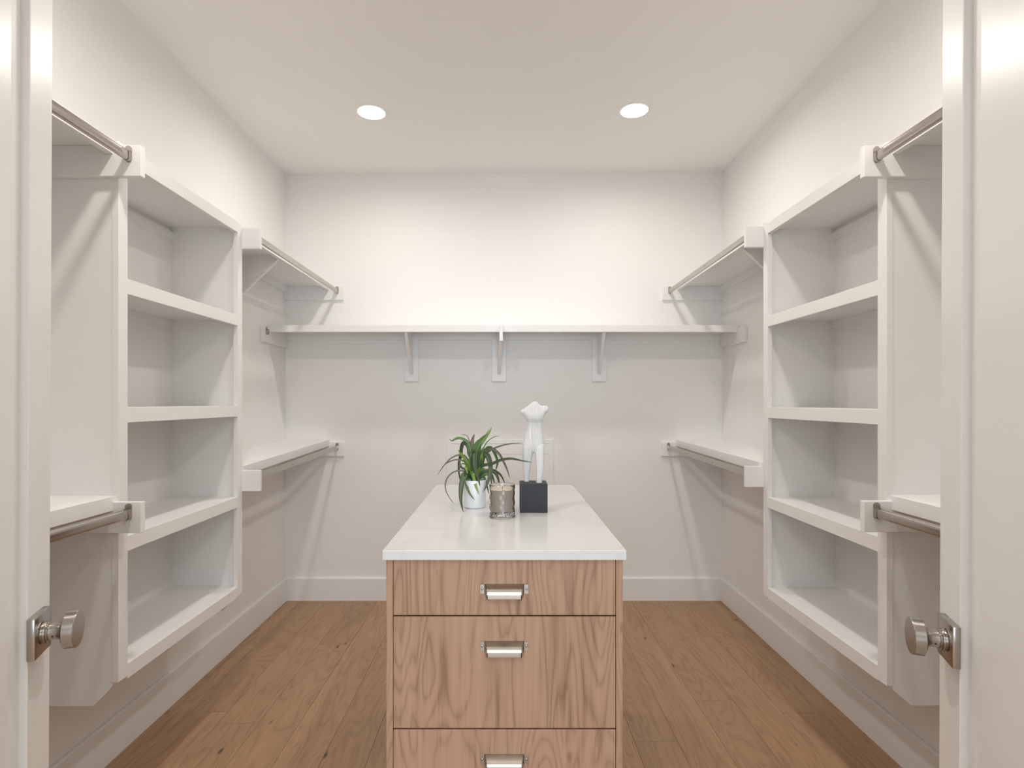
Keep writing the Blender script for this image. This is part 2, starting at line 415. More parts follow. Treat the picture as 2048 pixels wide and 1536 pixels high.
def rod(x, y0, y1, T0, T1, label, screw=None):
    r = thing('hanging_rod', label, 'rod', (x, (y0+y1)/2, CH+(T0+T1)/2-0.045), 'hanging rods')
    z0, z1 = CH+T0-0.033, CH+T1-0.033
    obj('tube', oval_tube(y0+0.004, y1-0.004, x, z0, z1), M_rod, r, smooth='auto')
    obj('rod_socket', socket(x, y0, 1, CH+T0), M_nickel, r, smooth='auto')
    obj('rod_socket', socket(x, y1, -1, CH+T1), M_nickel, r, smooth='auto')
    if screw:
        f = (screw-y0)/(y1-y0); z = z0+(z1-z0)*f
        s = -1 if x > 0 else 1
        bm = revolve([(0, 0), (0.003, 0), (0.0025, 0.002), (0, 0.0025)], 12, 0)
        for v in bm.verts: v.co = Vector((x+s*(0.0072+v.co.x), screw+v.co.y, z+v.co.z))
        obj('screw', bm, M_nickel, r, smooth=True)
    return r
def gusset(side, XW, y, ztop, reach, drop):
    s = -side
    poly = [(XW, ztop), (XW+s*reach, ztop), (XW+s*reach, ztop-0.012), (XW+s*0.012, ztop-drop), (XW, ztop-drop)]
    return prism(poly, (y-TT/2, y+TT/2), 1)
def side_shelf(side, XW, y0, y1, T0, T1, label, rodlabel, dep=0.286, clen0=0.367, clen1=0.367, gy=None, ends='cw', rodx=0.332, screw=None):
    """T = top of the end cleats (relative to CH); the board lies on them"""
    s = -side
    xm = XW+s*dep/2
    t = thing('wall_shelf', label, 'shelf', (xm, (y0+y1)/2, CH+min(T0, T1)-0.089), 'side wall shelves')
    bt = 0.0155
    obj('shelf_board', slab(y0, y1, XW, XW+s*(dep-0.0), CH+T0+bt, CH+T1+bt, bt), M_trim, t)
    obj('front_lip', slab(y0+TT, y1-TT, XW+s*(dep-TT), XW+s*(dep+0.0005), CH+T0+bt+0.0003, CH+T1+bt+0.0003, 0.0400), M_trim, t)
    for ya, yb, T, cl in ((y0, y0+TT, T0, clen0), (y1-TT, y1, T1, clen1)):
        obj('end_cleat', box(XW, XW+s*cl, ya, yb, CH+T-0.089, CH+T, bev=0.0012), M_trim, t)
    obj('wall_cleat', slab(y0+TT, y1-TT, XW, XW+s*TT, CH+T0, CH+T1, 0.038), M_trim, t)
    if gy:
        f = (gy-y0)/(y1-y0); Tg = T0+(T1-T0)*f
        obj('bracket', gusset(side, XW, gy, CH+Tg, dep-TT, 0.26), M_trim, t)
    rod(XW+s*rodx, y0+TT, y1-TT, T0, T1, rodlabel, screw)
    return t
G = 'white wall shelf '
side_shelf(-1, XL, YF, 1.630, 0.736, 0.736, 'upper white wall shelf nearest the left door', 'upper satin metal hanging rod nearest the left door')
side_shelf(1, XR, YF, 1.633, 0.736, 0.736, 'upper white wall shelf nearest the right door', 'upper satin metal hanging rod nearest the right door')
side_shelf(-1, XL, YF, 1.630, -0.285, -0.287, 'lower white wall shelf nearest the left door', 'lower satin metal hanging rod nearest the left door')
side_shelf(1, XR, YF, 1.633, -0.285, -0.285, 'lower white wall shelf nearest the right door', 'lower satin metal hanging rod nearest the right door')
side_shelf(-1, XL, 2.394, YB, 0.742, 0.742, 'upper white wall shelf between left cabinet and back wall', 'upper satin metal hanging rod between left cabinet and back wall', gy=2.86, clen1=0.378, rodx=0.338, screw=2.95)
side_shelf(1, XR, 2.406, YB, 0.752, 0.742, 'upper white wall shelf between right cabinet and back wall', 'upper satin metal hanging rod between right cabinet and back wall', gy=2.68, clen1=0.388, rodx=0.343, dep=0.292, screw=2.95)
side_shelf(-1, XL, 2.394, YB, -0.2914, -0.2575, 'lower white wall shelf between left cabinet and back wall', 'lower satin metal hanging rod between left cabinet and back wall', clen1=0.378, rodx=0.338, screw=2.82)
side_shelf(1, XR, 2.406, YB, -0.275, -0.2575, 'lower white wall shelf between right cabinet and back wall', 'lower satin metal hanging rod between right cabinet and back wall', clen1=0.393, rodx=0.35, dep=0.30, screw=2.82)

# ------------------------------------------------------------------ long shelf on the back wall
bs = thing('wall_shelf', 'long white wall shelf across the back wall on three brackets', 'shelf', (0, YB-0.14, CH+0.131))
T = 0.4375; bd = 0.286
obj('shelf_board', box(XL, XR, YB-bd, YB, CH+T, CH+T+0.018), M_trim, bs)
obj('front_lip', box(XL+TT, XR-TT, YB-bd-0.0005, YB-bd+TT, CH+T+0.0185-0.041, CH+T+0.0185, bev=0.001), M_trim, bs)
obj('wall_cleat', box(XL+TT, XR-TT, YB-TT, YB, CH+T-0.038, CH+T), M_trim, bs)
for x0, x1 in ((XL, XL+TT), (XR-TT, XR)):
    obj('end_cleat', box(x0, x1, YB-0.376, YB, CH+T-0.089, CH+T, bev=0.0012), M_trim, bs)
for i, xc in enumerate((-0.595, -0.035, 0.605)):
    b = obj('bracket_plate', box(xc-0.0445, xc+0.0445, YB-TT, YB, CH+0.131, CH+T-0.038, bev=0.0012), M_trim, bs)
    y1 = YB-TT
    if i == 1:
        poly = [(y1, CH+T), (YB-bd-0.001, CH+T), (YB-bd-0.001, CH+T+0.017), (YB-bd-0.040, CH+T+0.017), (YB-bd-0.042, CH+T-0.079), (YB-bd-0.02, CH+T-0.079), (YB-bd+0.02, CH+T-0.045), (y1-0.012, CH+0.178), (y1, CH+0.178)]
        bm = prism(poly, (xc-0.0095, xc+0.0095), 0)
        for v in bm.verts: v.co.x += (y1-v.co.y)*0.052
    else:
        poly = [(y1, CH+T-0.0385), (y1, CH+T), (YB-bd+TT, CH+T), (YB-bd+TT, CH+T-0.028), (y1-0.012, CH+0.178), (y1, CH+0.178)]
        bm = prism(poly, (xc-0.0095, xc+0.0095), 0)
        sk = 0.03 if i == 0 else -0.045
        for v in bm.verts: v.co.x += (y1-v.co.y)*sk
    obj('gusset', bm, M_trim, b)
so = bmesh.new()
bm = socket(0, 0, 1, 0)
R = Matrix.Rotation(-math.pi/2, 3, 'Z')
for v in bm.verts:
    v.co = R @ v.co; v.co += Vector((XL+TT, YB-0.335, CH+T+0.004))
tag(obj('rod_socket', bm, M_nickel, None, smooth='auto'), 'small empty metal rod socket at left end of back shelf', 'socket')

# ------------------------------------------------------------------ access panel on the back wall behind the island
ap = thing('access_panel', 'white framed access panel low on the back wall behind the island', 'panel', (-0.03, YB, 0.45))
ax0, ax1, az0, az1 = -0.372, 0.313, 0.45, CH-0.240
fw = 0.028
obj('frame_side', prism([(ax0, az0), (ax0+fw, az0+fw), (ax0+fw, az1-fw), (ax0, az1)], (YB-0.006, YB), 1, bev=0.001), M_trim, ap)
obj('frame_side', prism([(ax1, az0), (ax1-fw, az0+fw), (ax1-fw, az1-fw), (ax1, az1)], (YB-0.006, YB), 1, bev=0.001), M_trim, ap)
obj('frame_rail', prism([(ax0, az1), (ax1, az1), (ax1-fw, az1-fw), (ax0+fw, az1-fw)], (YB-0.006, YB), 1, bev=0.001), M_trim, ap)
obj('frame_rail', prism([(ax0, az0), (ax1, az0), (ax1-fw, az0+fw), (ax0+fw, az0+fw)], (YB-0.006, YB), 1, bev=0.001), M_trim, ap)
zl = CH-0.337
obj('upper_board', box(ax0+fw, ax1-fw, YB-0.0035, YB, zl+0.0015, az1-fw), M_trim, ap)
obj('lower_board', box(ax0+fw, ax1-fw, YB-0.0035, YB, az0+fw, zl-0.0015), M_trim, ap)

# ------------------------------------------------------------------ downlights
def downlight(x, y, label, i):
    z = zc(x)
    t = thing('downlight', label, 'ceiling light', (x, y, z-0.006), 'round ceiling downlights')
    bm = revolve([(0.066, 0), (0.068, -0.0035), (0.078, -0.003), (0.081, 0.0), (0.081, 0.0005), (0.066, 0.0005)], 56, 2)
    for v in bm.verts: v.co += Vector((x, y, z))
    obj('trim_ring', bm, M_trim, t, smooth='auto')
    bm = revolve([(0, -0.0058), (0.045, -0.0055), (0.063, -0.0045), (0.0655, -0.0015), (0.0655, 0.0), (0, 0.0)], 48, 2)
    for v in bm.verts: v.co += Vector((x, y, z))
    obj('lens', bm, M_lens, t, smooth='auto')
    ld = bpy.data.lights.new('downlight_lamp', 'AREA'); ld.shape = 'DISK'; ld.size = 0.12; ld.energy = LAMP if y < 2 else LAMP*0.66
    ld.spread = math.radians(168); ld.color = (1.0, 0.94, 0.87)
    lo = bpy.data.objects.new('downlight_lamp', ld); C.objects.link(lo); lo.parent = t; lo.location = (0, 0, -0.001)
downlight(-0.672, 2.842, 'lit round ceiling downlight on the left near the back wall', 0)
downlight(0.656, 2.842, 'lit round ceiling downlight on the right near the back wall', 1)
downlight(-0.672, 1.22, 'lit round ceiling downlight over the left door, above the frame', 2)
downlight(0.656, 1.22, 'lit round ceiling downlight over the right door, above the frame', 3)

# ------------------------------------------------------------------ island
CT = 0.914                       # counter top height
iy0, iy1 = 1.360, 2.435; ix = 0.2952
isl = thing('island_cabinet', 'wood veneer drawer island in the middle of the floor', 'cabinet', (0, (iy0+iy1)/2, 0))
by0, by1 = iy0+0.022, iy1-0.02; bx = 0.2905; zt = CT-0.0235
for x0 in (-bx, bx-0.0165): obj('side_panel', box(x0, x0+0.0165, by0, by1, 0.0, zt, bev=0.0006), M_isl, isl)
obj('back_panel', box(-bx+0.0165, bx-0.0165, by1-0.018, by1, 0.0, zt), M_isl, isl)
obj('bottom_panel', box(-bx+0.0165, bx-0.0165, by0+0.06, by1-0.018, 0.08, 0.098), M_isl, isl)
obj('toe_kick', box(-bx+0.0165, bx-0.0165, by0+0.045, by0+0.06, 0.0, 0.098), M_isl, isl)
obj('inner_top', box(-bx+0.0165, bx-0.0165, by0+0.030, by1-0.018, zt-0.018, zt), M_isl, isl)
sf = 1125/by0
def hz(py): return CH-(py-804)/sf
levels = [(1121.5, 1230.5, 1180, 0), (1232.5, 1456.5, 1294, 1), (1458.5, 1683, 1520, 2)]
fx = bx-0.0165-0.0014
hm = {}
def pull(xc, z, parent):
    Wd = 0.0485; Wb = 0.044; y = by0
    # hood profile (depth, height)
    pr = [(0.0, 0.0150), (0.005, 0.0142), (0.018, 0.0085), (0.0225, 0.0058), (0.0255, 0.0015), (0.0262, -0.004), (0.0262, -0.0140), (0.0252, -0.0150)]
    th = 0.0018
    bm = bmesh.new(); n = len(pr)
    def wid(d): return Wd - (Wd-Wb+0.002)*d/0.0262
    def grid(off):
        rows = []
        for i, (d, h) in enumerate(pr):
            a = Vector(pr[max(i-1, 0)]); b = Vector(pr[min(i+1, n-1)]); tg = (b-a).normalized(); nn = Vector((-tg.y, tg.x))*-1
            q = Vector((d, h)) + nn*off
            ww = wid(d)
            rows.append([bm.verts.new((xc+sx*ww, y-q.x, z+q.y)) for sx in (-1, 1)])
        return rows
    O = grid(0)
    I = grid(th)
    for g in (O, I):
        for a, b in zip(g, g[1:]): bm.faces.new((a[0], a[1], b[1], b[0]))
    for k in (0, 1):
        for i in range(n-1): bm.faces.new((O[i][k], O[i+1][k], I[i+1][k], I[i][k]))
    bm.faces.new((O[0][0], O[0][1], I[0][1], I[0][0])); bm.faces.new((O[-1][0], O[-1][1], I[-1][1], I[-1][0]))
    for sx in (-1, 1):           # side cheeks
        A = [bm.verts.new((xc+sx*wid(d), y-d, z+h)) for d, h in pr] + [bm.verts.new((xc+sx*Wd, y, z-0.0120))]
        B = [bm.verts.new((xc+sx*(wid(d)-th), y-d, z+h)) for d, h in pr] + [bm.verts.new((xc+sx*(Wd-th), y, z-0.0120))]
        bm.faces.new(A); bm.faces.new(B[::-1])
        m_ = len(A)
        for i in range(m_): bm.faces.new((A[i], B[i], B[(i+1) % m_], A[(i+1) % m_]))
    h = obj('cup_pull', bm, M_pull, parent, smooth='auto')
    bm = bmesh.new()
    return h
for py0, py1, ph, i in levels:
    z1, z0 = hz(py0)-0.0008, max(hz(py1)+0.0004, 0.105)
    if i == 0: z1 = zt-0.0015
    d = obj('drawer_front', box(-fx, fx, by0, by0+0.018, z0, z1, bev=0.0005), M_isl, isl)
    h = pull(-0.0005, hz(ph), d)
    for sx in (-1, 1):           # screw tabs with domed screws
        bm = box(sx*0.0485-0.0005, sx*0.0595-0.0005, by0-0.0018, by0, hz(ph)-0.0092, hz(ph)+0.0142, bev=0.0004)
        obj('pull_tab', bm, M_pull, d)
        sc_ = revolve([(0, 0), (0.0032, 0), (0.0030, 0.0008), (0.0018, 0.0016), (0, 0.0019)], 14, 1)
        for v in sc_.verts: v.co = Vector((sx*0.0545-0.0005+v.co.x, by0-0.0018-v.co.y, hz(ph)+0.003+v.co.z))
        obj('screw', sc_, M_pull, d, smooth=True)
ctop = tag(obj('countertop', box(-ix, ix, iy0, iy1, zt, CT, bev=0.0012, seg=2), M_quartz), 'thin white quartz slab with faint grey veins on the island', 'countertop')

# ------------------------------------------------------------------ potted plant
PXC, PYC = (949.5-1009)/584, 1.925
M_pot, nt, p = mat('glazed_pot'); p.inputs['Base Color'].default_value = (0.80, 0.81, 0.83, 1); p.inputs['Roughness'].default_value = 0.28
M_soil, nt, p = mat('soil'); p.inputs['Roughness'].default_value = 1.0
nn = N(nt, 'ShaderNodeTexNoise'); nn.inputs['Scale'].default_value = 300
L(nt, ramp(nt, nn.outputs['Fac'], [(0.3, (0.03, 0.02, 0.015)), (0.7, (0.12, 0.085, 0.06))]), p.inputs['Base Color'])
pl = thing('potted_plant', 'green strap-leaved plant in a small white pot on the island', 'plant', (PXC, PYC, CT))
pr = [(0, 0.0), (0.0345, 0.0), (0.0368, 0.0018), (0.0375, 0.006), (0.0385, 0.0925), (0.0380, 0.0938), (0.0362, 0.0935), (0.0355, 0.090), (0.0350, 0.078), (0, 0.078)]
bm = revolve(pr, 64, 2)
for v in bm.verts: v.co += Vector((PXC, PYC, CT+0.0003))
obj('pot', bm, M_pot, pl, smooth='auto')
bm = bmesh.new(); bmesh.ops.create_grid(bm, x_segments=18, y_segments=18, size=0.0354)
bmesh.ops.delete(bm, geom=[v for v in bm.verts if v.co.length > 0.0349], context='VERTS')
for v in bm.verts: v.co.z = 0.0855+0.0025*mnoise.noise(v.co*150); v.co += Vector((PXC, PYC, CT))
obj('soil', bm, M_soil, pl, smooth=True)
def leafmat(name, c1, c2, c3):
    m, nt, p = mat(name); tc = N(nt, 'ShaderNodeUVMap')
    sp = N(nt, 'ShaderNodeSeparateXYZ'); L(nt, tc.outputs[0], sp.inputs[0])
    ac = math_(nt, 'ABSOLUTE', math_(nt, 'SUBTRACT', sp.outputs[0], 0.5))
    st = N(nt, 'ShaderNodeTexNoise'); st.inputs['Scale'].default_value = 1.0; st.inputs['Detail'].default_value = 3
    mp = N(nt, 'ShaderNodeMapping'); mp.inputs['Scale'].default_value = (26, 1.5, 1); L(nt, tc.outputs[0], mp.inputs[0]); L(nt, mp.outputs[0], st.inputs['Vector'])
    f = math_(nt, 'ADD', math_(nt, 'MULTIPLY', st.outputs['Fac'], 0.7), math_(nt, 'MULTIPLY', sp.outputs[1], 0.35))
    c = ramp(nt, f, [(0.25, c1), (0.50, c2), (0.85, c3)])
    L(nt, c, p.inputs['Base Color']); p.inputs['Roughness'].default_value = 0.38
    p.inputs['Specular IOR Level'].default_value = 0.45
    return m
LM = {
 'd': leafmat('leaf_dark', srgb(48, 66, 46), srgb(70, 88, 60), srgb(92, 82, 70)),
 'b': leafmat('leaf_bronze', srgb(80, 88, 58), srgb(104, 98, 76), srgb(98, 80, 70)),
 'g': leafmat('leaf_green', srgb(60, 90, 42), srgb(84, 114, 56), srgb(86, 92, 64)),
 'l': leafmat('leaf_light', srgb(80, 116, 46), srgb(112, 144, 66), srgb(134, 152, 84))}
ZP = 1/7.68/584
def leafpt(zx, zy, d):
    # d: metres towards the camera from the pot axis (keeps its place against the photograph)
    dep = PYC - d; s = 1125/dep
    return Vector(((860+zx/7.68-1009)/s, dep, CH-(850+zy/7.68-804)/s))
def cr(P, t):
    n = len(P)-1; f = t*n; i = min(int(f), n-1); u = f-i
    p0, p1, p2, p3 = P[max(i-1, 0)], P[i], P[i+1], P[min(i+2, n)]
    return 0.5*((2*p1)+(p2-p0)*u+(2*p0-5*p1+4*p2-p3)*u*u+(3*p1-p0-3*p2+p3)*u**3)
rl = random.Random(5)
def leaf(pts, wd, col, dend, twist=None):
    n = len(pts); P = []
    for i, (x, y) in enumerate(pts):
        u = i/(n-1); P.append(leafpt(x, y, dend*u**1.3 if dend is not None else 0))
    base = Vector((PXC+(P[0].x-PXC)*0.5, PYC, CT+0.086))
    seg = 22; wm = wd*ZP*1.08
    tw = math.radians(rl.uniform(-28, 28)) if twist is None else twist
    bm = bmesh.new(); uvl = bm.loops.layers.uv.new('uv'); top = []; bot = []
    cam_ = Vector((0, 0, CH))
    for j in range(seg+1):
        t = j/seg; q = cr(P, t); a = cr(P, max(t-0.02, 0)); b = cr(P, min(t+0.02, 1)); tg = (b-a).normalized()
        view = (cam_-q).normalized(); side = tg.cross(view)
        if side.length < 0.15: side = Vector((1, 0, 0))
        side.normalize()
        if j and side.dot(ps) < 0: side = -side
        ps = side
        R_ = Matrix.Rotation(tw*(0.4+t), 3, tg); sd = R_ @ side; up = sd.cross(tg).normalized()
        wprof = min(1, 0.45+t*2.2)*(1-t**3.2)**0.9 + 0.015
        hw = wm*0.5*wprof/max(0.75, math.cos(tw))
        q.z = max(q.z, CT+0.0025)
        row = []; row2 = []
        for k in range(5):
            c = (k-2)/2
            fold = -abs(c)*0.35*hw + (0.15*hw if k in (1, 3) else 0)*0
            pt = q + sd*c*hw - up*fold; pt.z = max(pt.z, CT+0.0015)
            row.append(bm.verts.new(pt)); row2.append(bm.verts.new(pt + up*(-0.0005 if abs(c) < 0.9 else -0.0001)))
        top.append(row); bot.append(row2)
    def F(vs, uvs):
        f = bm.faces.new(vs)
        for l, uv in zip(f.loops, uvs): l[uvl].uv = uv
    for j in range(seg):
        for k in range(4):
            uv = [(k/4, j/seg), ((k+1)/4, j/seg), ((k+1)/4, (j+1)/seg), (k/4, (j+1)/seg)]
            F((top[j][k], top[j][k+1], top[j+1][k+1], top[j+1][k]), uv)
            F((bot[j][k], bot[j+1][k], bot[j+1][k+1], bot[j][k+1]), [uv[0], uv[3], uv[2], uv[1]])
        for k in (0, 4):
            uv = [(k/4, j/seg)]*2 + [(k/4, (j+1)/seg)]*2
            F((top[j][k], bot[j][k], bot[j+1][k], top[j+1][k]), uv)
    obj('leaf', bm, LM[col], pl, smooth=True)
leaves = [
 ([(700, 870), (720, 700), (820, 620), (950, 595), (1090, 535), (1250, 515), (1400, 545), (1570, 575)], 44, 'd', 0.105),
 ([(700, 870), (730, 620), (790, 490), (870, 425), (1000, 350), (1200, 292), (1412, 280)], 34, 'b', -0.01),
 ([(700, 870), (760, 600), (860, 420), (950, 365), (1060, 440), (1140, 580), (1190, 700), (1228, 822)], 44, 'b', 0.03),
 ([(700, 870), (770, 560), (860, 370), (940, 350), (1000, 440), (1040, 560), (1025, 650), (995, 715)], 46, 'g', -0.02),
 ([(700, 870), (730, 640), (800, 440), (880, 460), (925, 580), (930, 720), (890, 880), (815, 1038)], 82, 'd', 0.055),
 ([(690, 870), (650, 640), (665, 440), (690, 430), (690, 600), (715, 720), (745, 830), (772, 945)], 74, 'd', 0.06),
 ([(670, 870), (640, 560), (590, 330), (520, 265), (480, 340), (470, 450), (440, 600), (445, 760), (475, 900)], 56, 'd', -0.03),
 ([(670, 870), (620, 620), (540, 480), (450, 460), (340, 500), (250, 580), (165, 690), (105, 788)], 26, 'b', 0.02),
 ([(670, 870), (610, 660), (520, 555), (400, 535), (310, 560), (240, 600), (180, 650)], 22, 'b', -0.02),
 ([(670, 870), (590, 740), (440, 700), (310, 760), (240, 880), (245, 1010), (315, 1140), (380, 1220)], 22, 'b', 0.01),
 ([(680, 870), (610, 760), (545, 760), (500, 880), (480, 1020), (480, 1170), (513, 1340)], 84, 'd', 0.108),
 ([(680, 870), (610, 790), (560, 850), (565, 950), (610, 1060), (690, 1155)], 48, 'g', 0.065),
 ([(690, 870), (640, 760), (655, 740), (680, 850), (710, 960), (757, 1068)], 52, 'l', 0.06),
 ([(700, 870), (680, 600), (740, 360), (820, 240), (900, 120), (930, 75), (948, 30)], 56, 'l', -0.005),
 ([(700, 870), (655, 560), (640, 380), (650, 240), (682, 138)], 76, 'b', -0.015),
 ([(690, 870), (650, 520), (600, 300), (530, 225), (440, 200), (380, 220), (335, 243), (290, 205)], 42, 'g', 0.0),
 ([(690, 870), (660, 520), (700, 330), (790, 220), (890, 130)], 66, 'g', 0.015),
 ([(700, 870), (740, 600), (800, 420), (870, 270), (980, 185), (1070, 170)], 18, 'g', -0.03),
 ([(700, 870), (800, 740), (900, 700), (1000, 740), (1050, 840), (1062, 960)], 52, 'd', -0.01),
 ([(700, 870), (820, 730), (930, 690), (1030, 720), (1110, 800), (1165, 950)], 44, 'b', -0.02),
 ([(700, 870), (800, 760), (900, 730), (960, 790), (1000, 930)], 50, 'd', 0.0),
 ([(700, 870), (850, 760), (930, 800), (945, 930)], 44, 'g', 0.01),
 ([(690, 870), (620, 660), (540, 530), (470, 440), (430, 380)], 46, 'l', 0.035),
 ([(690, 870), (610, 680), (540, 600), (480, 600), (430, 650)], 24, 'l', 0.04),
 ([(690, 870), (620, 720), (570, 610), (500, 540), (440, 560)], 30, 'g', 0.03),
 ([(690, 870), (760, 640), (790, 520), (800, 400), (830, 330)], 46, 'l', 0.02),
 ([(690, 870), (760, 720), (820, 680), (860, 690)], 44, 'l', 0.03),
 ([(690, 870), (630, 560), (590, 420), (570, 280), (575, 460)], 34, 'g', -0.03),
 ([(690, 870), (600, 700), (555, 640), (560, 690), (580, 750)], 44, 'l', 0.045),
 ([(690, 870), (790, 760), (840, 830), (880, 960), (905, 1065)], 34, 'g', -0.005),
 ([(690, 870), (700, 640), (730, 500), (760, 400), (780, 280)], 52, 'g', 0.02),
 ([(690, 870), (620, 640), (610, 520), (640, 420)], 40, 'l', 0.02),
 ([(690, 870), (670, 700), (650, 560), (660, 480)], 60, 'g', 0.0),
 ([(690, 870), (720, 760), (760, 620), (800, 560)], 56, 'g', 0.01),
 ([(690, 870), (600, 780), (540, 740), (490, 760), (460, 820)], 40, 'g', 0.02),
 ([(690, 870), (560, 700), (480, 650), (455, 560), (500, 480)], 34, 'd', -0.03),
 ([(690, 870), (800, 640), (830, 520), (870, 430), (940, 330), (960, 420)], 30, 'g', -0.04),
 ([(690, 870), (640, 420), (590, 200), (530, 150), (465, 155)], 12, 'b', -0.03),
]
for a in leaves: leaf(*a)
for i in range(16):              # short inner leaves filling the crown
    a = rl.uniform(0, 2*math.pi); r = rl.uniform(60, 150); hgt = rl.uniform(160, 420)
    x1 = 690+math.cos(a)*r; leaf([(690, 870), (690+math.cos(a)*r*0.35, 870-hgt*0.55), (x1, 870-hgt)], rl.uniform(34, 58), rl.choice('glgd'), math.sin(a)*0.03)

# ------------------------------------------------------------------ candle in a smoked glass jar
kx, ky = (1004.3-1009)/640, 1.757
cd = thing('candle', 'cream candle in a faceted smoky glass jar on the island', 'candle', (kx, ky, CT))
M_glass, nt, p = mat('smoked_glass'); p.inputs['Base Color'].default_value = (0.74, 0.715, 0.69, 1); p.inputs['Transmission Weight'].default_value = 1
p.inputs['Roughness'].default_value = 0.02; p.inputs['IOR'].default_value = 1.47
M_wax, nt, p = mat('wax'); p.inputs['Base Color'].default_value = (*srgb(226, 218, 206), 1); p.inputs['Roughness'].default_value = 0.55
p.inputs['Subsurface Weight'].default_value = 0.15; p.inputs['Subsurface Radius'].default_value = (0.02, 0.012, 0.008); p.inputs['Subsurface Scale'].default_value = 0.5
bm = bmesh.new(); n = 96; rings = []
def jr(a, z):
    if z < 0.012 or z > 0.088: return 0.0
    # diamond quilting
    u = a*9/(2*math.pi)*1.0; v = z/0.030
    p1 = abs(((u+v) % 1)-0.5)*2; p2 = abs(((u-v) % 1)-0.5)*2
    return -0.0019*max(p1, p2)**1.5
zs = [0.0, 0.0008, 0.003, 0.0045, 0.006, 0.010] + [0.012+0.0024*i for i in range(33)] + [0.0935, 0.098, 0.1005, 0.1015]
for z in zs:
    ring = []
    for i in range(n):
        a = 2*math.pi*i/n
        base = 0.0400
        if z < 0.001: base = 0.0392
        elif z < 0.0055: base = 0.0412
        elif z < 0.008: base = 0.0392
        if z > 0.101: base = 0.0392
        r = base+jr(a, z); ring.append(bm.verts.new((kx+r*math.cos(a), ky+r*math.sin(a), CT+0.0004+z)))
    rings.append(ring)
for z, r in ((0.1015, 0.0382), (0.098, 0.0372), (0.06, 0.0370), (0.020, 0.0370), (0.0175, 0.0350)):
    rings.append([bm.verts.new((kx+r*math.cos(2*math.pi*i/n), ky+r*math.sin(2*math.pi*i/n), CT+0.0004+z)) for i in range(n)])
for a, b in zip(rings, rings[1:]):
    for i in range(n): bm.faces.new((a[i], a[(i+1) % n], b[(i+1) % n], b[i]))
bm.faces.new(rings[0][::-1]); bm.faces.new(rings[-1])
obj('glass_jar', bm, M_glass, cd, smooth='auto')
bm = revolve([(0, 0.0182), (0.0345, 0.0182), (0.0366, 0.0205), (0.0366, 0.0845), (0.0362, 0.0862), (0.034, 0.0855), (0, 0.0855)], 64, 2)
for v in bm.verts: v.co += Vector((kx, ky, CT+0.0004))
obj('wax', bm, M_wax, cd, smooth='auto')
bm = revolve([(0, 0.0), (0.0008, 0.0), (0.0007, 0.009), (0, 0.0095)], 8, 2)
for v in bm.verts: v.co += Vector((kx+0.001, ky, CT+0.0855))
obj('wick', bm, M_dark, cd)

# ------------------------------------------------------------------ ribbed torso figurine
sx0, sy0 = (1066.3-1009)/603, 1.8635
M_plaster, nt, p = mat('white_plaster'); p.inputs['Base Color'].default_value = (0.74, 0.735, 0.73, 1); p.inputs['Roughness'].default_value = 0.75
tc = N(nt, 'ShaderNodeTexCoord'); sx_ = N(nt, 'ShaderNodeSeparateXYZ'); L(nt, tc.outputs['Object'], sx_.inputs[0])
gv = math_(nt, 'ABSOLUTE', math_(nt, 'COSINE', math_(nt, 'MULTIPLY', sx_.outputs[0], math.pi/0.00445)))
L(nt, ramp(nt, gv, [(0.0, (0.40, 0.39, 0.385)), (0.35, (0.58, 0.57, 0.565)), (0.62, (0.74, 0.735, 0.73))]), p.inputs['Base Color'])   # groove shade painted into the colour, darker between the ribs
M_black = paint('black_block', (0.012, 0.013, 0.016), 0.55, 0.05, 300)
st = thing('torso_figurine', 'headless white ribbed torso figurine on a black cube block', 'figurine', (sx0, sy0, CT))
bh = 0.0935
obj('base_block', box(sx0-0.0445, sx0+0.0445, sy0-0.0435, sy0+0.0435, CT+0.0003, CT+bh, bev=0.0012, seg=2), M_black, st)
u = 0.000259
def Z(zy): return (1092-zy)*u
def X(zx): return (zx-296)*u
bm = bmesh.new()
def loft(sections, n=32, bm=bm):
    """sections: (xl, xr, zy, depth, ycentre) in the figurine's zoom units; depth, ycentre in metres"""
    R_ = []
    for (xl, xr, zl, zr, dp, yc) in sections:
        cx = (X(xl)+X(xr))/2; hw = abs(X(xr)-X(xl))/2; ring = []
        for i in range(n):
            a = 2*math.pi*i/n; c, s_ = math.cos(a), math.sin(a)
            f = (c+1)/2; ring.append(bm.verts.new((cx+hw*c, yc+dp/2*s_, Z(zl)*(1-f)+Z(zr)*f)))
        R_.append(ring)
    for a, b in zip(R_, R_[1:]):
        for i in range(n): bm.faces.new((a[i], a[(i+1) % n], b[(i+1) % n], b[i]))
    bm.faces.new(R_[0][::-1]); bm.faces.new(R_[-1])
# torso
loft([(298, 334, 62, 62, 0.012, 0.0), (285, 350, 74, 72, 0.020, 0.0), (262, 372, 92, 95, 0.024, 0.0), (228, 392, 126, 116, 0.028, 0), (205, 415, 160, 130, 0.032, -0.001),
      (196, 430, 200, 170, 0.036, -0.003), (200, 432, 240, 220, 0.040, -0.005), (210, 424, 285, 275, 0.038, -0.005), (222, 412, 330, 330, 0.032, 0.0), (226, 404, 380, 380, 0.029, 0.0), (210, 410, 430, 430, 0.031, 0.001),
      (192, 424, 490, 490, 0.035, 0.002), (176, 434, 550, 550, 0.039, 0.003), (166, 438, 610, 610, 0.040, 0.002), (162, 436, 660, 660, 0.036, 0.001), (175, 425, 705, 705, 0.026, 0.0)])
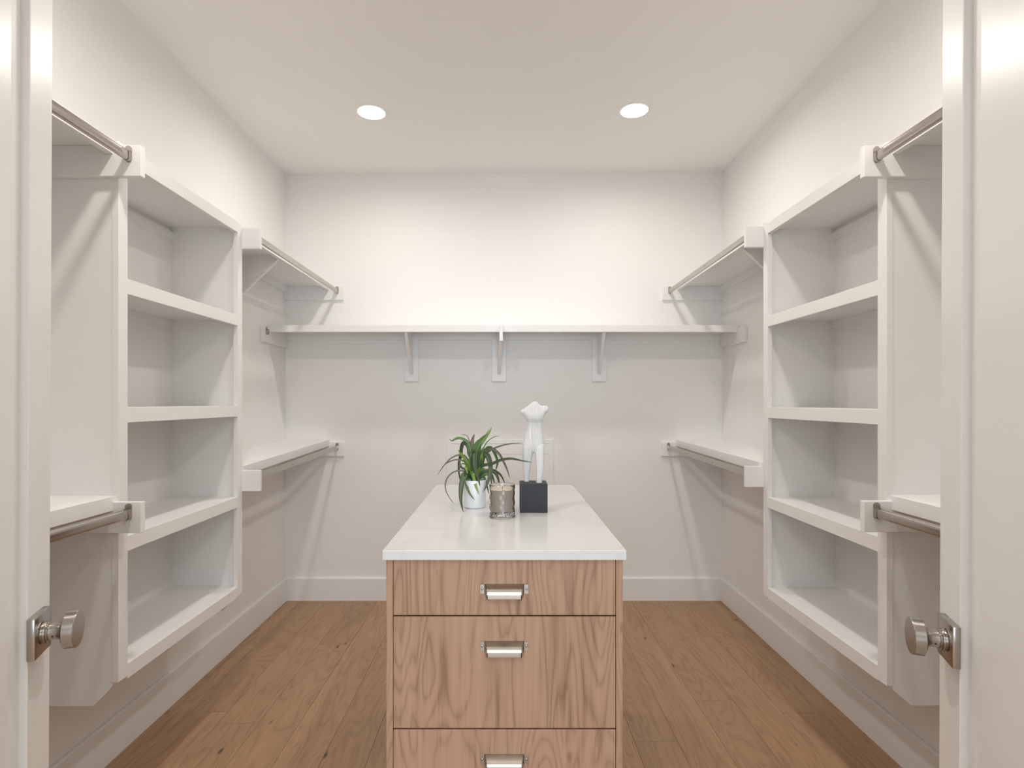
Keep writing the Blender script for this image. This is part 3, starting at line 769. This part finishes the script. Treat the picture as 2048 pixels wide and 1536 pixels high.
# shoulder girdle with the two arm stubs, swept sideways
def girdle(rows, n=28):
    R_ = []
    for x, zt, zb, dp in rows:
        cz = (Z(zt)+Z(zb))/2; hh = (Z(zt)-Z(zb))/2
        R_.append([bm.verts.new((X(x), -0.001+dp/2*math.cos(2*math.pi*i/n), cz+hh*math.sin(2*math.pi*i/n))) for i in range(n)])
    for A, B in zip(R_, R_[1:]):
        for i in range(n): bm.faces.new((A[i], A[(i+1) % n], B[(i+1) % n], B[i]))
    bm.faces.new(R_[0][::-1]); bm.faces.new(R_[-1])
girdle([(137, 173, 215, 0.015), (158, 163, 226, 0.019), (190, 143, 262, 0.027), (212, 128, 300, 0.033), (260, 88, 320, 0.036), (298, 60, 320, 0.038),
        (336, 60, 320, 0.038), (372, 98, 320, 0.036), (395, 115, 310, 0.034), (425, 113, 280, 0.031), (452, 116, 222, 0.024), (483, 121, 194, 0.017)])
# left leg (set back) and right leg (stepping forward)
loft([(164, 330, 640, 640, 0.036, 0.002), (160, 312, 700, 700, 0.034, 0.003), (162, 290, 760, 760, 0.031, 0.004), (164, 278, 830, 830, 0.028, 0.006), (166, 266, 900, 900, 0.025, 0.008), (172, 256, 960, 960, 0.022, 0.010), (178, 248, 1020, 1020, 0.020, 0.011), (180, 246, 1094, 1094, 0.019, 0.011)])
loft([(345, 436, 610, 610, 0.026, -0.004), (325, 438, 660, 660, 0.034, -0.007), (316, 438, 720, 720, 0.033, -0.010), (320, 436, 800, 800, 0.030, -0.013), (325, 430, 880, 880, 0.027, -0.016), (328, 420, 960, 960, 0.024, -0.018), (328, 408, 1030, 1030, 0.021, -0.019), (330, 402, 1094, 1094, 0.020, -0.019)])
bmesh.ops.recalc_face_normals(bm, faces=bm.faces)
me = bpy.data.meshes.new('torso'); bm.to_mesh(me); bm.free()
to = bpy.data.objects.new('torso', me); C.objects.link(to)
md = to.modifiers.new('r', 'REMESH'); md.mode = 'VOXEL'; md.voxel_size = 0.0009
sm = to.modifiers.new('s', 'SMOOTH'); sm.iterations = 5; sm.factor = 0.5
dg = bpy.context.evaluated_depsgraph_get(); ev = to.evaluated_get(dg)
me2 = bpy.data.meshes.new_from_object(ev); me2.name = 'torso'
to.modifiers.clear(); to.data = me2; bpy.data.meshes.remove(me)
nv = [(v.co.copy(), v.normal.copy()) for v in me2.vertices]
zmin = min(c.z for c, _ in nv)
PER = 0.00445
for v, (c, nrm) in zip(me2.vertices, nv):
    g = abs(math.cos(math.pi*c.x/PER))             # 1 on the rib crest, 0 in the groove
    amt = -0.0030*(1-g**0.5)
    k = 1-0.75*abs(nrm.x)
    v.co = c + Vector((nrm.x*0.2, nrm.y, nrm.z))*amt*k
    v.co.z -= zmin
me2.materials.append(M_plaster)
me2.polygons.foreach_set('use_smooth', [True]*len(me2.polygons))
to.parent = st; to.location = (0, 0, bh)
